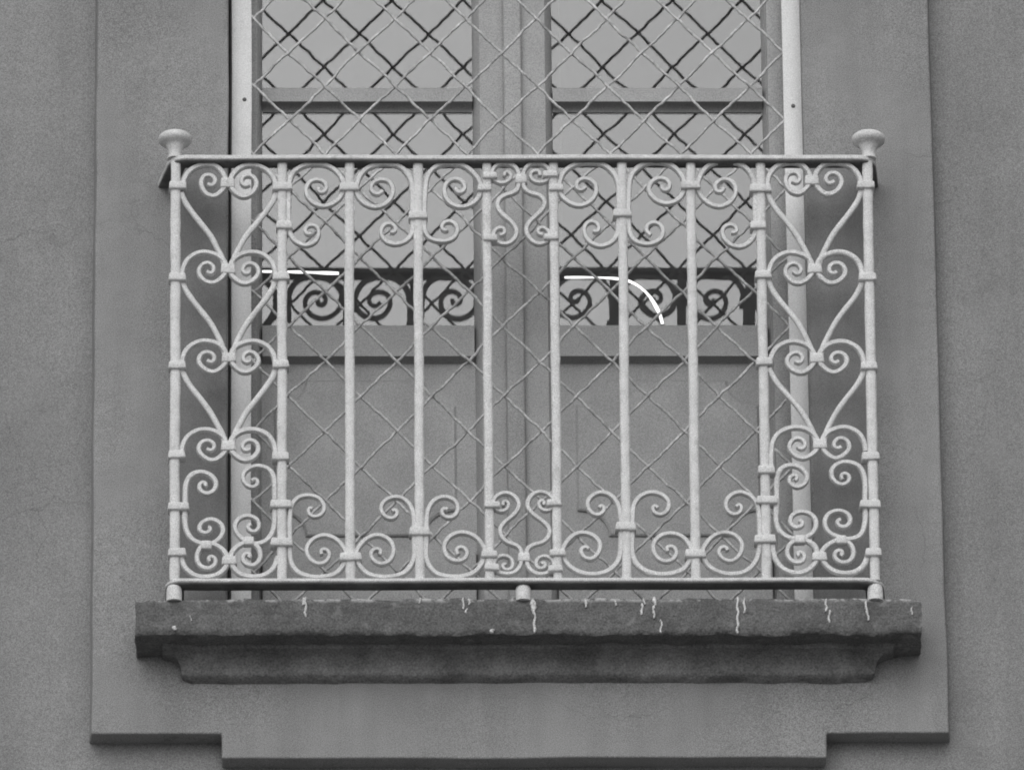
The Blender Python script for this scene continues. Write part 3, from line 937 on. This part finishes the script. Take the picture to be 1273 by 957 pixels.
scroll(f3([(168, 616), (180, 682), (220, 736), (290, 761), (350, 746), (396, 696), (398, 650), (388, 622), (350, 595), (300, 588), (255, 614), (243, 660), (265, 697), (310, 707), (337, 680), (325, 654), (300, 650), (294, 668), (306, 672)]))
scroll(f3([(664, 664), (636, 726), (590, 756), (530, 761), (470, 742), (430, 700), (420, 656), (434, 634), (470, 605), (520, 588), (566, 605), (588, 650), (570, 697), (525, 707), (488, 680), (495, 648), (526, 643), (534, 662), (520, 672)]))
for (x, y, w_) in ((256.5, 676, 13), (309.5, 671, 13), (285, 695.5, 18), (994.5, 669, 13), (1046, 669.5, 13), (1018.8, 690.5, 18)):
    collar(x, y, w_, 10, rail, .0105)

# ---- collars on the uprights: (upright, y, width, x offset)
CL = [(0, 229.5, 21.5, 2.4), (0, 343.5, 21.5, 2.4), (0, 453, 21.5, 2.4), (0, 564, 21, 2.2), (0, 628.5, 26, 4.6), (0, 685.5, 22, 2.8),
      (1, 231, 25, 0), (1, 279, 20, 2.5), (1, 342.5, 20.5, -1.5), (1, 452, 20.5, -1.5), (1, 566.5, 21, -2), (1, 625.5, 26.5, -1.5), (1, 673, 27, -.5),
      (2, 231.5, 24, 0), (2, 691, 27, 0), (3, 266.5, 23.5, 0), (3, 659.5, 25.5, 0),
      (4, 217.5, 18, 4), (4, 233, 17.5, -3), (4, 295, 18, 4), (4, 626.5, 19, 4), (4, 688, 20, 0), (4, 704, 18, 3),
      (5, 215.5, 18, -4), (5, 232.5, 18, 3), (5, 293.5, 18, -4), (5, 624, 18, -3.5), (5, 686, 20, 0), (5, 705.5, 18, -3),
      (6, 264, 23, 0), (6, 653.5, 25.5, 0), (7, 229.5, 24, 0), (7, 687, 26, 0),
      (8, 233, 27, 0), (8, 279, 20, -3.5), (8, 340.5, 20.5, 1.5), (8, 448.5, 20.5, 1.5), (8, 583, 21, 2), (8, 620.5, 26, 2), (8, 669, 26, -1),
      (9, 229, 22, -2), (9, 343.5, 22, -2), (9, 454, 20.5, -2), (9, 566, 22, -2.2), (9, 625.5, 26, -4), (9, 685.5, 20, -1)]
for (i, y, w_, dx) in CL:
    collar(ux(i, y) + dx, y - .5, w_, 9.2 if i not in (4, 5) else 7.5, uprights[i], .0165, random.uniform(-1.5, 1.5))
collar(648, 221.5, 14.5, 11, rail, .0105)
collar(651.2, 691, 15, 10.5, rail, .0105)

# ---- corner knobs on the handrail
for (px) in (217.5, 1080):
    c = P(px, 193, RY)
    c.z = z_hand + HT - .001
    s = 1.0
    prof = [(.0165, 0), (.0165, .003), (.0145, .006), (.0140, .014), (.0165, .023), (.0205, .031), (.0225, .0345), (.0300, .0365), (.0352, .041), (.0368, .047), (.0350, .053), (.0290, .0585), (.020, .061), (.0195, .0605), (.012, .063), (0, .064)]
    bm = bmesh.new(); lathe(bm, [(r, z) for r, z in prof], c, 40)
    obj('knob', bm, M_PAINT, rail, 50)
# ---- feet under the bottom rail
for (px) in (216.5, 650.5, 1088):
    c = P(px, 735, RY)
    zt = z_botr - .0042 - .0037
    zlow = z_slab_top - .004
    bm = bmesh.new()
    yc = RY + .001
    lathe(bm, [(.0168, 0), (.0168, zt - zlow - .012), (.0160, zt - zlow - .005), (.0135, zt - zlow + .0005)], Vector((c.x, yc, zlow)), 28)
    obj('foot', bm, M_PAINT, rail, 50)
